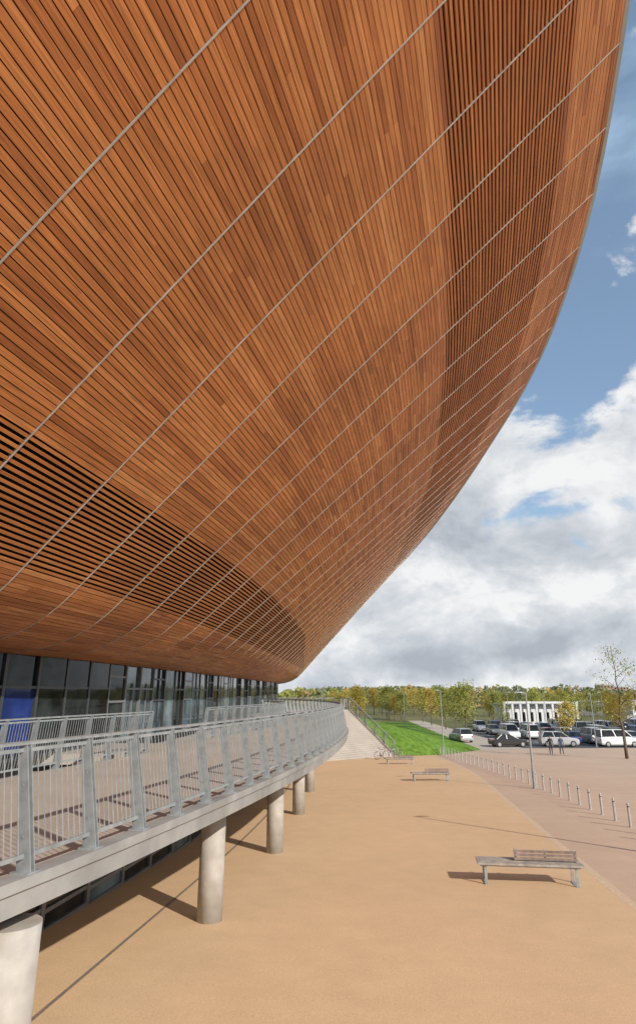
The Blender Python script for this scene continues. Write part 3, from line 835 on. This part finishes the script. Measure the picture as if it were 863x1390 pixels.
# ------------------------------------------------------------------ DISTANT BUILDINGS
M_bwhite=mat('white_render',(.60,.60,.59),(.68,.68,.67),rough=.8,scale=.5)
M_bgrey=mat('grey_cladding',(.30,.31,.32),(.38,.39,.40),rough=.7,scale=.5)
M_bdark=mat('dark_cladding',(.10,.105,.11),(.14,.145,.15),rough=.7,scale=.5)
M_brick=mat('brown_brick',(.30,.20,.16),(.36,.26,.21),rough=.9,scale=.7)
M_hoard=mat('muted_hoarding',(.22,.13,.20),(.30,.20,.28),rough=.6,scale=.3)
def building(x,y,w,dpt,h,floors,cols,wall,label,z=0,fr=False,rot=0):
    top=obj('building',None,loc=(x,y,z),rot=rot,label=label,cat='building')
    b=MB(); b.box(0,0,h/2,w,dpt,h); obj('wall',b.mesh('wall',[wall]),top)
    r_=MB(); r_.box(0,0,h+.15,w+.5,dpt+.5,.3); obj('roof',r_.mesh('roof',[M_bgrey]),top)
    wm=MB(); ww=w/cols
    wm.box(0,0,0,ww*.55,.12,h/floors*.4); me_=wm.mesh('window',[M_carglass])
    for f in range(floors):
        for c in range(cols):
            obj('window',me_,top,loc=(-w/2+ww*(c+.5),-dpt/2-.02,h/floors*(f+.52)))
    if fr:
        k=MB()
        for c in range(cols+1): k.box(-w/2+ww*c,-dpt/2-1.2,(h+.5)/2,.35,.35,h+.5)
        k.box(0,-dpt/2-1.2,h+.6,w+.5,.5,.35); obj('colonnade',k.mesh('colonnade',[M_bwhite]),top)
building(40,128,13,6,3.9,1,9,M_bwhite,"low white pavilion with a row of white columns",fr=True)
building(76,202,11,10,3.6,1,4,M_bdark,"small low dark building with a flat roof")
building(94,200,9,8,3.8,1,3,M_bwhite,"small low white building among the trees")
building(110,206,12,8,3.6,1,4,M_bdark,"low dark shed among the trees")
building(260,620,12,12,12.5,4,4,M_brick,"distant brown brick apartment block")
building(282,640,14,12,11,4,5,M_brick,"distant brown brick apartment block lower than its neighbour")
building(205,560,26,12,10.0,4,8,M_bgrey,"distant grey apartment building above the trees")
for i,(x,y) in enumerate(((58,123.5),(64,123.5),(70,123.5))):
    m=MB(); m.box(0,0,1.2,5.6,.08,2.2); m.box(-2.7,.1,1.1,.1,.1,2.4); m.box(2.7,.1,1.1,.1,.1,2.4)
    obj('hoarding_panel',m.mesh('hoarding_panel',[M_hoard if i%2 else M_bgrey]),loc=(x,y,0),label="dull purple site hoarding panel at the car park edge" if i%2 else "grey site hoarding panel at the car park edge",cat="hoarding",group="site hoarding panels")

# ------------------------------------------------------------------ WORLD
w=bpy.data.worlds.new("World"); scene.world=w; w.use_nodes=True
nt=w.node_tree; N=nt.nodes; L=nt.links
for n in list(N): N.remove(n)
EL=R(28); AZ=math.atan2(.62,-.78)
sky=N.new('ShaderNodeTexSky'); sky.sky_type='NISHITA'; sky.sun_disc=False; sky.sun_elevation=EL; sky.sun_rotation=AZ
sky.air_density=1.0; sky.dust_density=.6; sky.ozone_density=1.6
bg=N.new('ShaderNodeBackground'); bg.inputs['Strength'].default_value=.15; L.new(sky.outputs[0],bg.inputs['Color'])
tc=N.new('ShaderNodeTexCoord')
def M(op,a,b=None,c=None):
    n=N.new('ShaderNodeMath'); n.operation=op
    for i,x in enumerate((a,b,c)):
        if x is None: continue
        if isinstance(x,(int,float)): n.inputs[i].default_value=x
        else: L.new(x,n.inputs[i])
    return n.outputs[0]
def rng(x,a,b,c,d,smooth=True):
    n=N.new('ShaderNodeMapRange'); n.interpolation_type='SMOOTHSTEP' if smooth else 'LINEAR'
    for nm,vv in (('From Min',a),('From Max',b),('To Min',c),('To Max',d)): n.inputs[nm].default_value=vv
    L.new(x,n.inputs['Value']); return n.outputs[0]
def noisen(off,scale,zs=1.6,det=10,ro=.58,di=.2):
    mp=N.new('ShaderNodeMapping'); mp.inputs['Location'].default_value=off; mp.inputs['Scale'].default_value=(1,1,zs)
    L.new(tc.outputs['Generated'],mp.inputs['Vector'])
    n=N.new('ShaderNodeTexNoise'); n.inputs['Scale'].default_value=scale; n.inputs['Detail'].default_value=det; n.inputs['Roughness'].default_value=ro; n.inputs['Distortion'].default_value=di
    L.new(mp.outputs[0],n.inputs['Vector']); return n.outputs['Fac']
O=(3.1,1.7,.4)
n1=noisen(O,4.9); n2=noisen((O[0]-.028,O[1]+.024,O[2]-.07),4.9,1.6,6)
n3=noisen((1.3,5.2,2.2),2.4,2.0,7,.55)
sx=N.new('ShaderNodeSeparateXYZ'); L.new(tc.outputs['Generated'],sx.inputs[0]); Z=sx.outputs['Z']
bias=M('ADD',rng(Z,.30,.44,.125,-.075),rng(Z,.02,.24,.10,0))
dens=M('ADD',n1,bias)
cover=rng(dens,.495,.585,0,1)
veil=rng(n3,.46,.66,.24,.88)
rel=M('SUBTRACT',n1,n2)
br=M('ADD',M('MULTIPLY',rel,3.9),.60)
br=M('ADD',br,rng(dens,.5,.72,.32,-.13))
br=M('ADD',br,rng(n3,.35,.65,-.10,.12))
n=N.new('ShaderNodeClamp'); L.new(br,n.inputs[0]); br=n.outputs[0]
cr=N.new('ShaderNodeValToRGB'); cr.color_ramp.elements[0].color=(.46,.50,.56,1); cr.color_ramp.elements[1].color=(.96,.965,.97,1)
e=cr.color_ramp.elements.new(.5); e.color=(.66,.70,.75,1)
L.new(br,cr.inputs['Fac'])
bgv=N.new('ShaderNodeBackground'); bgv.inputs['Color'].default_value=(.50,.70,.92,1); bgv.inputs['Strength'].default_value=.9
bg2=N.new('ShaderNodeBackground'); bg2.inputs['Strength'].default_value=.94; L.new(cr.outputs[0],bg2.inputs['Color'])
mv=N.new('ShaderNodeMixShader'); L.new(veil,mv.inputs[0]); L.new(bg.outputs[0],mv.inputs[1]); L.new(bgv.outputs[0],mv.inputs[2])
mx=N.new('ShaderNodeMixShader'); L.new(cover,mx.inputs[0]); L.new(mv.outputs[0],mx.inputs[1]); L.new(bg2.outputs[0],mx.inputs[2])
out=N.new('ShaderNodeOutputWorld'); L.new(mx.outputs[0],out.inputs['Surface'])

# sun
sd=bpy.data.lights.new('sun','SUN'); sd.energy=4.8; sd.angle=R(.53); sd.color=(1,.94,.84)
so_=bpy.data.objects.new('sun',sd); COL.objects.link(so_)
dvec=Vector((-.62*math.cos(EL),.78*math.cos(EL),-math.sin(EL)))
so_.rotation_euler=dvec.to_track_quat('-Z','Y').to_euler(); so_.location=(40,-40,40)

# camera
cd=bpy.data.cameras.new('camera'); cam=bpy.data.objects.new('camera',cd); COL.objects.link(cam)
cam.location=(0,0,EYE); cam.rotation_euler=(R(90+18.24),0,0)
cd.sensor_fit='VERTICAL'; cd.sensor_height=36; cd.sensor_width=36; cd.lens=36*880/1390
cd.shift_y=-45/1390; cd.clip_start=.05; cd.clip_end=9000
scene.camera=cam
